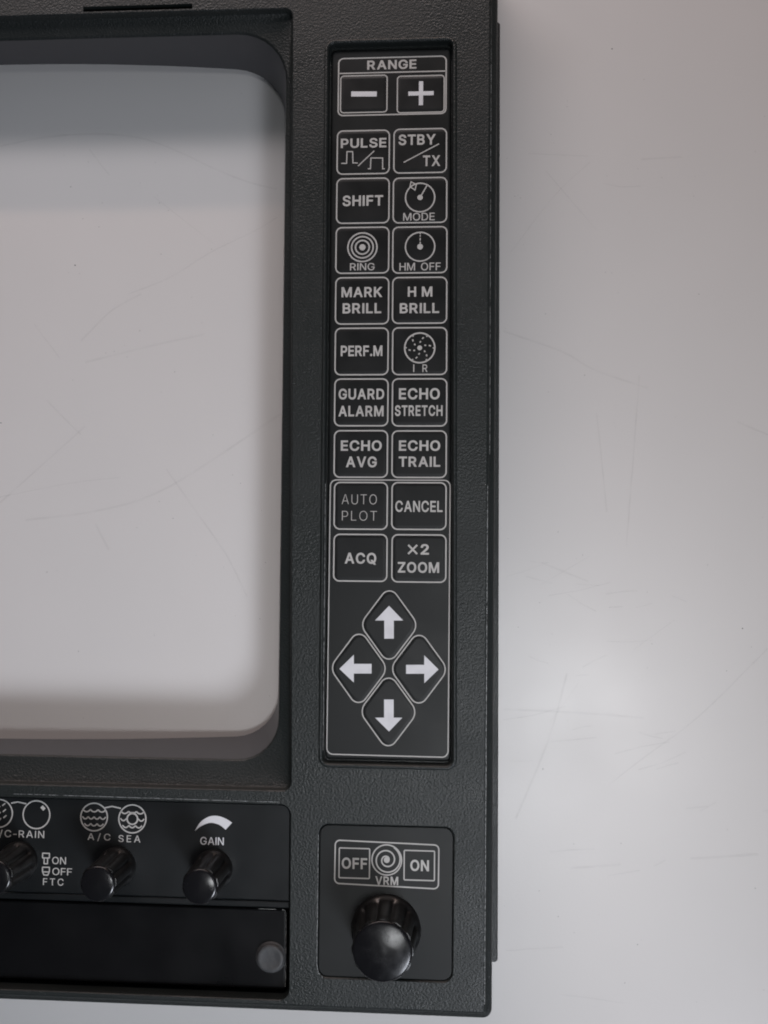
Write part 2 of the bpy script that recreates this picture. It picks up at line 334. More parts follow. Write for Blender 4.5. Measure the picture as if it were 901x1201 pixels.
M = {
    'table': mat('white_laminate', (0.62, 0.602, 0.588), 0.28, 0.5, bump=[('noise', 900, 0.06, 0.0003), ('noise', 120, 0.02, 0.0006)],
                 vary=(14, (0.60, 0.585, 0.572), 0.35, 0.7), rough_vary=(25, 0.31, 0.37)),
    'scratch': None,
    'frame': mat('grained_dark_plastic', (0.0125, 0.0155, 0.0148), 0.36, 0.42, bump=[('noise', 1350, 0.6, 0.00028), ('voronoi', 1800, 0.35, 0.00024)],
                 vary=(30, (0.016, 0.019, 0.0185), 0.35, 0.7), rough_vary=(40, 0.36, 0.52)),
    'wall': mat('smooth_inner_plastic', (0.046, 0.046, 0.050), 0.38, 0.5, bump=[('noise', 300, 0.05, 0.0003)]),
    'membrane': mat('matt_keypad_film', (0.0095, 0.0105, 0.0103), 0.42, 0.26, bump=[('noise', 2500, 0.12, 0.0001)],
                    vary=(25, (0.013, 0.0143, 0.0143), 0.4, 0.7), rough_vary=(50, 0.36, 0.5)),
    'key': mat('key_film', (0.0075, 0.0082, 0.0082), 0.42, 0.28, bump=[('noise', 2500, 0.10, 0.0001)],
               vary=(60, (0.012, 0.013, 0.0132), 0.4, 0.7), rough_vary=(70, 0.36, 0.5)),
    'print': mat('grey_print', (0.47, 0.46, 0.44), 0.55, 0.3, vary=(120, (0.41, 0.40, 0.385), 0.4, 0.75)),
    'print_bright': mat('white_print', (0.66, 0.66, 0.68), 0.55, 0.3, vary=(200, (0.58, 0.58, 0.60), 0.45, 0.75)),
    'label': mat('smooth_control_label', (0.007, 0.008, 0.0085), 0.40, 0.28, bump=[('noise', 700, 0.05, 0.0002)],
                 vary=(35, (0.011, 0.0125, 0.0135), 0.4, 0.7), rough_vary=(60, 0.33, 0.5)),
    'door': mat('black_glossy_cover', (0.005, 0.005, 0.0055), 0.34, 0.2, bump=[('noise', 60, 0.05, 0.0006)], rough_vary=(50, 0.25, 0.42)),
    'knob': mat('polished_black_knob', (0.007, 0.007, 0.008), 0.2, 0.4, rough_vary=(250, 0.16, 0.30)),
    'knob_side': mat('black_knob_side', (0.007, 0.007, 0.007), 0.33, 0.5),
    'button': mat('worn_grey_rubber', (0.045, 0.046, 0.048), 0.6, 0.4, bump=[('noise', 900, 0.3, 0.0003)], vary=(500, (0.065, 0.065, 0.065), 0.45, 0.7)),
    'dark': mat('recess_black', (0.006, 0.006, 0.006), 0.7, 0.2),
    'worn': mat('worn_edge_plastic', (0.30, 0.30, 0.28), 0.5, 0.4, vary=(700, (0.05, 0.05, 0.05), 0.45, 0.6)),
    'edge_glint': mat('painted_edge_glint', (0.26, 0.27, 0.27), 0.4, 0.5, vary=(900, (0.02, 0.022, 0.022), 0.42, 0.62)),  # pale, broken colour standing in for specular highlights on edges
    'speck': mat('dirt_grain', (0.03, 0.03, 0.03), 0.8, 0.2),
    'dust': mat('pale_dust', (0.30, 0.30, 0.29), 0.9, 0.1),
}


def scratch_mat():
    m = bpy.data.materials.new('faint_scratch')
    m.use_nodes = True
    n, l = m.node_tree.nodes, m.node_tree.links
    b = n['Principled BSDF']
    b.inputs['Base Color'].default_value = (0.33, 0.32, 0.31, 1)
    b.inputs['Roughness'].default_value = 0.6
    tc = n.new('ShaderNodeTexCoord')
    t = n.new('ShaderNodeTexNoise')
    t.inputs['Scale'].default_value = 120
    t.inputs['Detail'].default_value = 5
    l.new(tc.outputs['Object'], t.inputs['Vector'])
    r = n.new('ShaderNodeMapRange')
    r.inputs['From Min'].default_value = 0.35
    r.inputs['From Max'].default_value = 0.75
    r.inputs['To Min'].default_value = 0.02
    r.inputs['To Max'].default_value = 0.08
    l.new(t.outputs['Fac'], r.inputs['Value'])
    l.new(r.outputs['Result'], b.inputs['Alpha'])
    return m


M['scratch'] = scratch_mat()


# ------------------------------------------------------------------ helpers
class Mesh:
    """Collects faces (coordinates in millimetres) and links them as one object."""

    def __init__(self):
        self.v, self.f, self.mi, self.sm = [], [], [], []

    def add(self, verts, faces, mi=0, smooth=False):
        o = len(self.v)
        self.v += [tuple(p) for p in verts]
        for f in faces:
            self.f.append([i + o for i in f])
            self.mi.append(mi)
            self.sm.append(smooth)

    def build(self, name, mats, parent=None, origin=(0, 0, 0), weld=True, sharp=None):
        me = bpy.data.meshes.new(name)
        ox, oy, oz = origin
        me.from_pydata([((x - ox) * MM, (y - oy) * MM, (z - oz) * MM) for x, y, z in self.v], [], self.f)
        for m in (mats if isinstance(mats, (list, tuple)) else [mats]):
            me.materials.append(m)
        me.polygons.foreach_set('material_index', self.mi)
        me.polygons.foreach_set('use_smooth', self.sm)
        if weld or sharp:
            bm = bmesh.new()
            bm.from_mesh(me)
            if weld:
                bmesh.ops.remove_doubles(bm, verts=bm.verts, dist=1e-6)
            bmesh.ops.recalc_face_normals(bm, faces=bm.faces)
            if sharp:
                for e in bm.edges:
                    if len(e.link_faces) == 2 and e.calc_face_angle(0) > math.radians(sharp):
                        e.smooth = False
            bm.to_mesh(me)
            bm.free()
        o = bpy.data.objects.new(name, me)
        col.objects.link(o)
        o.location = (ox * MM, oy * MM, oz * MM)
        if parent:
            o.parent = parent
            # parents all stand at the world origin of their part, keep placement
            base = parent_world(parent)
            o.location = (ox * MM - base[0], oy * MM - base[1], oz * MM - base[2])
        return o


def parent_world(o):
    x = y = z = 0.0
    while o:
        x += o.location.x
        y += o.location.y
        z += o.location.z
        o = o.parent
    return (x, y, z)


def quad_loop(corners, radii, inset=0.0, nc=8, ns=1):
    """Rounded quadrilateral; corners counter-clockwise, inset moves the sides inwards.
    nc points per corner, ns extra divisions per side: the count never changes with inset."""
    n = 4
    sides = []
    for i in range(n):
        a, b = Vector(corners[i]), Vector(corners[(i + 1) % n])
        d = (b - a).normalized()
        nrm = Vector((-d.y, d.x))
        sides.append((a + nrm * inset, d))
    pts = []
    corner = []
    for i in range(n):
        (p, d), (q, e) = sides[i - 1], sides[i]
        den = d.x * e.y - d.y * e.x
        t = ((q.x - p.x) * e.y - (q.y - p.y) * e.x) / den
        corner.append(p + d * t)
    if isinstance(radii, (int, float)):
        radii = [radii] * 4
    arcs = []
    for i in range(n):
        c = corner[i]
        d, e = sides[i - 1][1], sides[i][1]
        r = max(radii[i] - inset, 0.05)
        ang = math.acos(max(-1, min(1, d.dot(e))))
        k = r * math.tan(ang / 2)
        nrm = Vector((-d.y, d.x))
        cen = c - d * k + nrm * r
        arc = []
        a0 = math.atan2(-nrm.y, -nrm.x)
        for j in range(nc + 1):
            a = a0 + ang * j / nc
            arc.append((cen.x + r * math.cos(a), cen.y + r * math.sin(a)))
        arcs.append(arc)
    for i in range(n):
        pts += arcs[i]
        a, b = arcs[i][-1], arcs[(i + 1) % n][0]
        for j in range(1, ns):
            t = j / ns
            pts.append((a[0] + (b[0] - a[0]) * t, a[1] + (b[1] - a[1]) * t))
    return pts


def rect(x0, x1, ytop, ybot):
    return [(x0, ybot), (x1, ybot), (x1, ytop), (x0, ytop)]


def strip(ms, a, b, mi=0, smooth=True):
    """Join two closed 3D loops of equal length."""
    n = len(a)
    ms.add(list(a) + list(b), [[i, (i + 1) % n, n + (i + 1) % n, n + i] for i in range(n)], mi, smooth)


def z_loop(loop, z):
    return [(x, y, z) for x, y in loop]


def profile(ms, corners, radii, prof, mi=0, nc=8, ns=1, smooth=True):
    prev = None
    for off, z in prof:
        cur = z_loop(quad_loop(corners, radii, off, nc, ns), z)
        if prev:
            strip(ms, prev, cur, mi, smooth)
        prev = cur
    return prev


def fill(ms, loops, z, mi=0, flip=False):
    """Flat face with holes."""
    ls = [[Vector((x, y, 0)) for x, y in l] for l in loops]
    flat = [p for l in loops for p in l]
    tris = tessellate_polygon(ls)
    out = []
    for t in tris:
        a, b, c = (flat[i] for i in t)
        s = (b[0] - a[0]) * (c[1] - a[1]) - (b[1] - a[1]) * (c[0] - a[0])
        if abs(s) < 1e-9:
            continue
        out.append(list(t) if s > 0 else [t[0], t[2], t[1]])
    ms.add([(x, y, z) for x, y in flat], out, mi, False)


def ribbon(ms, pts, w, z, mi=0, closed=False, zt=0.05):
    """Printed line of even width following a polyline."""
    n = len(pts)
    L, R = [], []
    for i in range(n):
        p = Vector(pts[i])
        a = Vector(pts[i - 1]) if (i > 0 or closed) else None
        b = Vector(pts[(i + 1) % n]) if (i < n - 1 or closed) else None
        d1 = (p - a).normalized() if a is not None else None
        d2 = (b - p).normalized() if b is not None else None
        if d1 is None: d1 = d2
        if d2 is None: d2 = d1
        n1 = Vector((-d1.y, d1.x)); n2 = Vector((-d2.y, d2.x))
        m = n1 + n2
        if m.length < 1e-6: m = n1.copy()
        m.normalize()
        k = min(1.0 / max(m.dot(n1), 0.35), 2.5)
        L.append(p + m * (w / 2 * k)); R.append(p - m * (w / 2 * k))
    vs_ = [(q.x, q.y, z) for q in L] + [(q.x, q.y, z) for q in R]
    rng = range(n if closed else n - 1)
    ms.add(vs_, [[n + i, n + (i + 1) % n, (i + 1) % n, i] for i in rng], mi, False)


def circle(cx, cy, r, n=48, a0=0, a1=2 * math.pi):
    full = abs(a1 - a0 - 2 * math.pi) < 1e-6
    k = n if full else n + 1
    return [(cx + r * math.cos(a0 + (a1 - a0) * i / n), cy + r * math.sin(a0 + (a1 - a0) * i / n)) for i in range(k)]


def disc(ms, cx, cy, r, z, mi=0, n=24):
    fill(ms, [circle(cx, cy, r, n)], z, mi)


def parse(g):
    out = []
    for l in g.split('|'):
        v = [int(x) / 1000 for x in l.split()]
        out.append([(v[i], v[i + 1]) for i in range(0, len(v), 2)])
    return out


def bold(loops, d):
    if not d:
        return loops
    big = max(loops, key=lambda l: abs(area2(l)))
    sgn = 1 if area2(big) < 0 else -1
    res = []
    for l in loops:
        n = len(l)
        o = []
        for i in range(n):
            a, p, b = Vector(l[i - 1]), Vector(l[i]), Vector(l[(i + 1) % n])
            d1, d2 = (p - a), (b - p)
            if d1.length < 1e-6 or d2.length < 1e-6:
                o.append((p.x, p.y)); continue
            d1.normalize(); d2.normalize()
            n1 = Vector((-d1.y, d1.x)); n2 = Vector((-d2.y, d2.x))
            m = (n1 + n2)
            if m.length < 1e-6: m = n1.copy()
            m.normalize()
            k = min(1 / max(m.dot(n1), 0.4), 2.0)
            q = p + m * (sgn * d * k)
            o.append((q.x, q.y))
        res.append(o)
    return res


def glyph_tris(loops):
    """Non-zero winding fill of overlapping outlines."""
    verts, edges = [], []
    for l in loops:
        o = len(verts)
        verts += [Vector(p) for p in l]
        edges += [(o + i, o + (i + 1) % len(l)) for i in range(len(l))]
    vo, _, fo, _, _, _ = delaunay_2d_cdt(verts, edges, [], 0, 1e-6)
    tris = []
    for f in fo:
        cx = sum(vo[i].x for i in f) / 3
        cy = sum(vo[i].y for i in f) / 3
        w = 0
        for l in loops:
            for i in range(len(l)):
                (x0, y0), (x1, y1) = l[i - 1], l[i]
                if (y0 <= cy) != (y1 <= cy):
                    xx = x0 + (cy - y0) * (x1 - x0) / (y1 - y0)
                    if xx > cx:
                        w += 1 if y1 > y0 else -1
        if w:
            a, b, c = (vo[i] for i in f)
            s = (b.x - a.x) * (c.y - a.y) - (b.y - a.y) * (c.x - a.x)
            tris.append(list(f) if s > 0 else [f[0], f[2], f[1]])
    return [(v.x, v.y) for v in vo], tris


def area2(l):
    return sum(l[i - 1][0] * l[i][1] - l[i][0] * l[i - 1][1] for i in range(len(l)))


CAP = 0.509


def glyph(ch, d):
    if ch == 'I':
        return [[(0.06, 0), (0.125, 0), (0.125, CAP), (0.06, CAP)]]
    return parse(GLYPHS['B' + ch])


def text(ms, s, box, z, mi=0, d=0.022, track=0.085, space=0.20):
    """Lettering fitted into box = (x0, x1, top, bottom); kern by even gaps."""
    x0, x1, top, bot = box
    cur = 0.0
    placed = []
    for ch in s:
        if ch == ' ':
            cur += space
            continue
        ls = bold(glyph(ch, d), d)
        a = min(p[0] for l in ls for p in l)
        b = max(p[0] for l in ls for p in l)
        tight = -0.02 if ch in 'ATVY' else 0
        placed.append((ls, cur - a + tight / 2))
        cur += b - a + track + tight
    cur -= track
    sx = (x1 - x0) / cur
    sy = (top - bot) / (CAP + 2 * d)
    for ls, off in placed:
        pv, tr = glyph_tris(ls)
        ms.add([(x0 + (p[0] + off) * sx, bot + (p[1] + d) * sy, z) for p in pv], tr, mi)


def empty(name, loc):
    o = bpy.data.objects.new(name, None)
    o.empty_display_size = 0.02
    col.objects.link(o)
    o.location = loc
    return o


# ------------------------------------------------------------------ the table top
ms = Mesh()
c = rect(-700, 620, 560, -760)
prev = profile(ms, c, 12, [(0, -26), (0, -1.2), (0.4, -0.35), (1.2, 0)], ns=1)
fill(ms, [quad_loop(c, 12, 1.2, 8, 1)], 0)
fill(ms, [quad_loop(c, 12, 0, 8, 1)], -26)
table = ms.build('tabletop', M['table'], sharp=40)
table['kind'] = 'structure'
table['label'] = 'pale grey laminate tabletop with fine scratches and specks under the black panel'

for i, line in enumerate(SCRATCHES):
    ms = Mesh()
    pts = []
    for j in range(len(line) - 1):       # smooth the polyline (Catmull-Rom)
        p0 = Vector(line[max(j - 1, 0)]); p1 = Vector(line[j]); p2 = Vector(line[j + 1]); p3 = Vector(line[min(j + 2, len(line) - 1)])
        for k in range(5):
            t = k / 5
            pts.append(0.5 * (2 * p1 + (p2 - p0) * t + (2 * p0 - 5 * p1 + 4 * p2 - p3) * t * t + (3 * p1 - p0 - 3 * p2 + p3) * t ** 3))
    pts.append(Vector(line[-1]))
    pts = [(p.x + random.uniform(-.06, .06), p.y + random.uniform(-.06, .06)) for p in pts]
    ribbon(ms, pts, random.uniform(0.35, 0.8), 0.02 + 0.0015 * i)
    ms.build('scratch', M['scratch'], table, weld=False)

ms = Mesh()
for k in range(40):                       # hairline wear, denser where things were slid about
    x, y = (random.gauss(88, 28), random.gauss(-195, 45)) if k < 50 else (random.uniform(-100, 140), random.uniform(-300, 50))
    if x < 58 and (x > -15 or y < -205) or x < 56 and y > 35:
        continue
    a, ln = random.gauss(0.05, 0.35), random.uniform(3, 22)
    dx, dy = math.cos(a) * ln, math.sin(a) * ln
    ribbon(ms, [(x - dx / 2, y - dy / 2), (x, y + ln * random.uniform(-.04, .04)), (x + dx / 2, y + dy / 2)], random.uniform(.2, .5), 0.07 + 0.0006 * k)
hs = ms.build('hairline_wear', M['scratch'], table, weld=False)
hs['kind'] = 'stuff'

ms = Mesh()
for x, y, s in SPECKS:
    n = 6
    a = random.uniform(0, 6)
    ring = [(x + s * .55 * random.uniform(.6, 1) * math.cos(a + k * 6.283 / n) * (1.5 if s > .6 else 1), y + s * .55 * random.uniform(.6, 1) * math.sin(a + k * 6.283 / n), 0.0) for k in range(n)]
    ms.add(ring + [(x, y, s * .35)], [[k, (k + 1) % n, n] for k in range(n)])
for k in range(160):
    x, y, s = random.uniform(-105, 150), random.uniform(-300, 60), random.uniform(.08, .18)
    if -17 < x < 56 or y < -205 and x < 56 or y > 30 and x < 56:
        continue
    ms.add([(x - s, y, 0.01), (x, y - s, 0.01), (x + s, y + s * .4, 0.01), (x, y, s * .5)], [[0, 1, 3], [1, 2, 3], [2, 0, 3]])
sp = ms.build('dirt_specks', M['speck'], weld=False)
sp['kind'] = 'stuff'
sp['label'] = 'tiny dark dirt specks scattered on the pale tabletop'

# ------------------------------------------------------------------ the bezel
bezel = empty('display_bezel', (0, 0, 0))
bezel['label'] = 'dark grey plastic radar display bezel with keypad, knobs and large screen opening'
bezel['category'] = 'control panel'

FZ = 24.5
ms = Mesh()
NS = 28
# outer rim
OUT = [(-262, -289.2), (52.5, -289.2), (53.6, 66), (-262, 66)]
prof = [(1.2, 0.6), (0.5, 2), (0.0, 20.8), (0.0, 21.8), (0.35, 22.6), (0.9, 23.0), (1.9, 23.5), (2.15, 23.95), (2.5, 24.35), (3.0, FZ)]
profile(ms, OUT, 3.0, prof)
outer = quad_loop(OUT, 3.0, 3.0)
# screen recess
REC = [(-246, -219.7), (-11.9, -219.7), (-15.2, 41.6), (-246, 41.6)]
profile(ms, REC, 3.2, [(0, FZ), (0.25, 24.4), (0.5, 24.0), (0.9, 22.5), (1.2, 22.2)], nc=8, ns=NS)
rec = quad_loop(REC, 3.2, 0, 8, NS)
LIP = [(-234, -210.4), (-17.1, -210.4), (-17.9, 34.8), (-234, 34.8)]
LR = [19, 13.5, 17, 21]
a = z_loop(quad_loop(REC, 3.2, 1.2, 8, NS), 22.2)
b = z_loop(quad_loop(LIP, LR, -0.7, 8, NS), 21.4)
strip(ms, a, b, 0, True)
c1 = z_loop(quad_loop(LIP, LR, -0.2, 8, NS), 21.2)
strip(ms, b, c1, 0, True)
c2 = z_loop(quad_loop(LIP, LR, 0.1, 8, NS), 20.7)
strip(ms, c1, c2, 0, True)


def wall_bottom(x, y):
    r2 = (x + 125) ** 2 + (y + 88) ** 2
    return max(3.5, 5.2 + (25400 - r2) / 1834.0)


def wall_ring(frac):
    out = []
    base = quad_loop(LIP, LR, 0.1, 8, NS)
    for i, (x, y) in enumerate(base):
        d = (20.7 - wall_bottom(x, y)) * frac
        ins = 0.1 + 0.33 * d
        low = [(LIP[0][0], LIP[0][1]), (LIP[1][0] + 0.14 * d, LIP[1][1]), (LIP[2][0] + 0.14 * d, LIP[2][1]), (LIP[3][0], LIP[3][1])]
        q = quad_loop(low, [r_ + ins * 1.15 for r_ in LR], ins, 8, NS)[i]
        out.append((q[0], q[1], 20.7 - d))
    return out


rings = [wall_ring(t) for t in (0.0, 0.25, 0.5, 0.75, 0.97, 1.0)]
for i in range(len(rings) - 1):
    strip(ms, rings[i], rings[i + 1], 1, True)
# thickness of the inner wall: back of the shell
last = rings[-1]
back = []
lo = quad_loop(LIP, LR, -3.0, 8, NS)
mid = [((p[0] * .72 + q[0] * .28), (p[1] * .72 + q[1] * .28), p[2] + .1) for p, q in zip(last, lo)]
strip(ms, last, mid, 1, False)
strip(ms, mid, z_loop(lo, 18.5), 1, False)
# slot at the head of the screen recess
SLOT = rect(-88, -50, 43.9, 42.1)
profile(ms, SLOT, 0.3, [(0, FZ), (0.05, 24.3), (0.08, 19)], nc=2)
slot = quad_loop(SLOT, 0.3, 0, 2, 1)
fill(ms, [quad_loop(SLOT, 0.3, 0.08, 2, 1)], 19, 2)
# lower recess with controls and cover door
CR = [(-246, -285.3), (-11.7, -285.3), (-12.0, -223.5), (-246, -222.9)]
profile(ms, CR, 3.6, [(0, FZ), (0.2, 24.35), (0.35, 23.9), (0.4, 15)], nc=8)
ctrl = quad_loop(CR, 3.6, 0, 8, 1)
fill(ms, [quad_loop(CR, 3.6, 0.4, 8, 1)], 15, 2)
# keypad surround: raised bead, then a drop
KB = [(-3.5, -211.6), (41.1, -211.6), (39.9, 29.9), (-4.5, 29.9)]
profile(ms, KB, 3.6, [(0, FZ), (0.2, 24.75), (0.5, 25.05), (0.85, 25.1), (1.15, 24.95), (1.4, 24.6), (1.55, 24.0), (1.6, 21.9)], nc=8)
kb = quad_loop(KB, 3.6, 0, 8, 1)
fill(ms, [quad_loop(KB, 3.6, 1.6, 8, 1)], 21.9, 0)
# shallow pocket of the range-marker plate
VP = [(-3.3, -277.9), (40.3, -277.9), (40.6, -229.2), (-3.3, -229.2)]
profile(ms, VP, 3.4, [(0, FZ), (0.2, 24.4), (0.4, 24.1), (0.5, 23.1)], nc=8)
vp = quad_loop(VP, 3.4, 0, 8, 1)
fill(ms, [quad_loop(VP, 3.4, 0.5, 8, 1)], 23.1, 0)
fill(ms, [outer, rec, slot, ctrl, kb, vp], FZ)
frame = ms.build('bezel_frame', [M['frame'], M['wall'], M['dark']], bezel, sharp=50)

# narrow flange along the right side
ms = Mesh()
FL = rect(50, 54.8, 41.5, -275.6)
profile(ms, FL, 1.2, [(0.3, 8.5), (0, 8.9), (0, 12.2), (0.3, 12.6)])
fill(ms, [quad_loop(FL, 1.2, 0.3)], 12.6)
ms.build('side_flange', M['frame'], bezel, sharp=50)

# ------------------------------------------------------------------ keypad
KZ = 23.0
ms = Mesh()
KP = [(-1.7, -209.3), (39.2, -209.3), (38.0, 27.2), (-2.4, 27.2)]
profile(ms, KP, 1.6, [(0, 21.95), (0.05, 22.3), (0.25, 22.65), (0.6, 22.93), (1.0, KZ)])
fill(ms, [quad_loop(KP, 1.6, 1.0)], KZ)
keypad = ms.build('keypad_panel', M['membrane'], bezel, sharp=50)

PZ = KZ + 0.04
LW = 0.44


def box_line(ms, box, r, w, z, inset=0.0, nc=6):
    x0, x1, t, b = box
    ribbon(ms, quad_loop([(x0, b), (x1, b), (x1, t), (x0, t)], r, inset, nc, 1), w, z, 0, True)


ms = Mesh()
box_line(ms, BOX['range_frame'], 1.9, LW, PZ, 0.25)
(xa, ya), (xb, yb) = PTS['range_div']
ribbon(ms, [(0.3, 18.9), (36.3, 18.9)], 0.42, PZ)
text(ms, 'RANGE', TXT['RANGE'], PZ)
ms.build('range_frame_print', M['print'], keypad, weld=False)
ms = Mesh()
ribbon(ms, quad_loop([(-0.95, -207.6), (38.25, -207.8), (38.45, -118.5), (-0.85, -118.5)], 2.0, 0, 6, 1), 0.36, PZ, 0, True)
ms.build('plot_frame_print', M['print'], keypad, weld=False)


def press_key(box, draw, label=None, r=2.1, lw=LW, mats=None, height=0.22, quad=None, radii=None):
    x0, x1, t, b = box
    cx, cy = (x0 + x1) / 2, (t + b) / 2
    q = quad or [(x0, b), (x1, b), (x1, t), (x0, t)]
    rr = radii or r
    ms = Mesh()
    profile(ms, q, rr, [(lw + .1, KZ - 0.3), (lw + 0.15, KZ + height * .45), (lw + 0.5, KZ + height * .85), (lw + 1.0, KZ + height)], nc=8)
    fill(ms, [quad_loop(q, rr, lw + 1.0, 8, 1)], KZ + height)
    k = ms.build('key', M['key'], bezel, origin=(cx, cy, KZ), sharp=60)
    if label:
        k['label'] = label
    ms = Mesh()
    ribbon(ms, quad_loop(q, rr, lw / 2, 8, 1), lw, PZ, 0, True)
    draw(ms, KZ + height + 0.04)
    ms.build('key_print', mats or M['print'], k, weld=False, origin=(cx, cy, KZ))
    return k


def T(s, key=None, **kw):
    return lambda ms, z: text(ms, s, TXT[key or s], z, **kw)


def both(*fs):
    def g(ms, z):
        for f in fs:
            f(ms, z)
    return g


def icon_pulse(ms, z):
    ribbon(ms, PTS['pulse_a'], 0.36, z)
    ribbon(ms, PTS['pulse_s'], 0.36, z)
    ribbon(ms, PTS['pulse_b'], 0.36, z)


def icon_mode(ms, z):
    cx, cy = PTS['mode_c'][0]
    ribbon(ms, circle(cx, cy, 4.85), 0.45, z, closed=True)
    disc(ms, cx, cy, 0.9, z + .01)
    ribbon(ms, PTS['mode_l'], 0.4, z + .005)
    ribbon(ms, PTS['mode_t'], 0.36, z + .005, closed=True)


def icon_ring(ms, z):
    cx, cy = PTS['ring_c'][0]
    for r in (4.85, 3.6, 2.3):
        ribbon(ms, circle(cx, cy, r), 0.48, z, closed=True)
    disc(ms, cx, cy, 1.05, z)


def icon_hm(ms, z):
    cx, cy = PTS['hmoff_c'][0]
    ribbon(ms, circle(cx, cy, 4.85), 0.45, z, closed=True)
    disc(ms, cx, cy, 0.95, z)
    for a, b in ((1.0, 1.7), (2.1, 3.0), (3.4, 3.9), (4.2, 4.6)):
        ribbon(ms, [(cx, cy + a), (cx + .02, cy + b)], 0.36, z + .005)


def icon_ir(ms, z):
    cx, cy = PTS['ir_c'][0]
    ribbon(ms, circle(cx, cy, 4.95), 0.5, z, closed=True)
    disc(ms, cx, cy, 0.8, z)
    for k in range(6):
        a = math.radians(18 + 60 * k)
        for r, da, s in ((2.0, 0.12, .3), (3.4, -0.10, .36), (4.55, -0.33, .25)):
            aa = a + da * 1.0
            px, py = cx + r * math.cos(aa), cy + r * math.sin(aa)
            tx, ty = math.cos(aa - .5), math.sin(aa - .5)
            ribbon(ms, [(px - tx * s, py - ty * s), (px + tx * s, py + ty * s)], 0.45, z)


def icon_x2(ms, z):
    x0, x1, t, b = TXT['X2']
    w = (x1 - x0)
    s = (t - b)
    ribbon(ms, [(x0 + .15, b + .2), (x0 + s * .92, t - .2)], 0.6, z)
    ribbon(ms, [(x0 + .15, t - .2), (x0 + s * .92, b + .2)], 0.6, z + .005)
    text(ms, '2', (x1 - 2.7, x1, t + .1, b), z)


press_key(BOX['minus'], lambda ms, z: ribbon(ms, [PTS['minus'][0], PTS['minus'][1]], 1.75, z, 1), 'range minus key', r=1.3, lw=0.4, mats=[M['print'], M['print_bright']])


def plus(ms, z):
    cx, cy = PTS['plus_c'][0]
    ribbon(ms, [(cx - 4.25, cy), (cx + 4.25, cy)], 1.4, z, 1)
    ribbon(ms, [(cx, cy - 4.05), (cx, cy + 4.15)], 1.4, z + .006, 1)


press_key(BOX['plus'], plus, 'range plus key', r=1.3, lw=0.4, mats=[M['print'], M['print_bright']])
press_key(BOX['pulse'], both(T('PULSE'), icon_pulse), 'key printed PULSE over two pulse shapes')
press_key(BOX['standby'], both(T('STBY'), T('TX'), lambda ms, z: ribbon(ms, PTS['stby_s'], 0.36, z)), 'key printed STBY/TX')
press_key(BOX['shift'], T('SHIFT'), 'key printed SHIFT')
press_key(BOX['mode'], both(icon_mode, T('MODE', d=.006)), 'MODE key with dial symbol')
press_key(BOX['ring'], both(icon_ring, T('RING', d=.006)), 'RING key with target symbol')
press_key(BOX['hm_off'], both(icon_hm, T('HM OFF', d=.006, space=.3)), 'HM OFF key with circle symbol')
press_key(BOX['mark'], both(T('MARK'), T('BRILL')), 'key printed MARK BRILL')
press_key(BOX['hm'], both(T('HM', track=.3), T('BRILL', 'BRILL2')), 'key printed HM BRILL')
press_key(BOX['perf'], T('PERF.M', track=.065), 'key printed PERF.M')
press_key(BOX['ir'], both(icon_ir, T('IR', 'I  R', d=.006, track=.62)), 'IR key with dotted wheel symbol')
press_key(BOX['guard'], both(T('GUARD'), T('ALARM')), 'key printed GUARD ALARM')
press_key(BOX['stretch'], both(T('ECHO', 'ECHOs'), T('STRETCH')), 'key printed ECHO STRETCH')
press_key(BOX['avg'], both(T('ECHO', 'ECHOa'), T('AVG')), 'key printed ECHO AVG')
press_key(BOX['trail'], both(T('ECHO', 'ECHOt'), T('TRAIL')), 'key printed ECHO TRAIL')
press_key(BOX['auto'], both(T('AUTO', d=-.012, track=.17), T('PLOT', d=-.012, track=.17)), 'key printed AUTO PLOT in thin letters')
press_key(BOX['cancel'], T('CANCEL', d=.016), 'key printed CANCEL')
press_key(BOX['acq'], T('ACQ'), 'key printed ACQ')
press_key(BOX['zoom'], both(icon_x2, T('ZOOM')), 'key printed X2 ZOOM')

for name, pts, lab in (('d_up', 'a_up', 'diamond key with up arrow'), ('d_left', 'a_left', 'diamond key with left arrow'),
                       ('d_right', 'a_right', 'diamond key with right arrow'), ('d_down', 'a_down', 'diamond key with down arrow')):
    x0, x1, t, b = BOX[name]
    cx, cy = (x0 + x1) / 2, (t + b) / 2
    hw, hh = (x1 - x0) / 2, (t - b) / 2
    # sharp rhombus whose rounded form spans the measured size
    L = math.hypot(hw, hh)
    rs, rt = 3.0, 3.0                       # side and tip radii
    hw2, hh2 = hw + 1.15, hh + 2.25
    q = [(cx, cy - hh2), (cx + hw2, cy), (cx, cy + hh2), (cx - hw2, cy)]

    def arrow(ms, z, P=PTS[pts]):
        fill(ms, [P], z, 1)
    press_key(BOX[name], arrow, lab, quad=q, radii=[3.0, 4.2, 3.0, 4.2], lw=0.38, mats=[M['print'], M['print_bright']])

# ------------------------------------------------------------------ lower control panel
CZ = 23.3
ms = Mesh()
CP = [(-245.3, -254.0), (-12.3, -254.6), (-12.5, -223.9), (-245.3, -223.3)]
profile(ms, CP, [0.3, 0.3, 3.2, 3.2], [(0, 18), (0, 22.9), (0.15, 23.15), (0.4, CZ)])
fill(ms, [quad_loop(CP, [0.3, 0.3, 3.2, 3.2], 0.4)], CZ)
CL = [(-245.3, -256.6), (-12.3, -257.0), (-12.3, -254.7), (-245.3, -254.1)]
profile(ms, CL, 0.3, [(0, 17), (0, 22.5), (0.15, 22.85), (0.5, 23.0)])
fill(ms, [quad_loop(CL, 0.3, 0.5)], 23.0)
panel = ms.build('control_panel', M['label'], bezel, sharp=45)

LZ = CZ + 0.04
W = 0.42


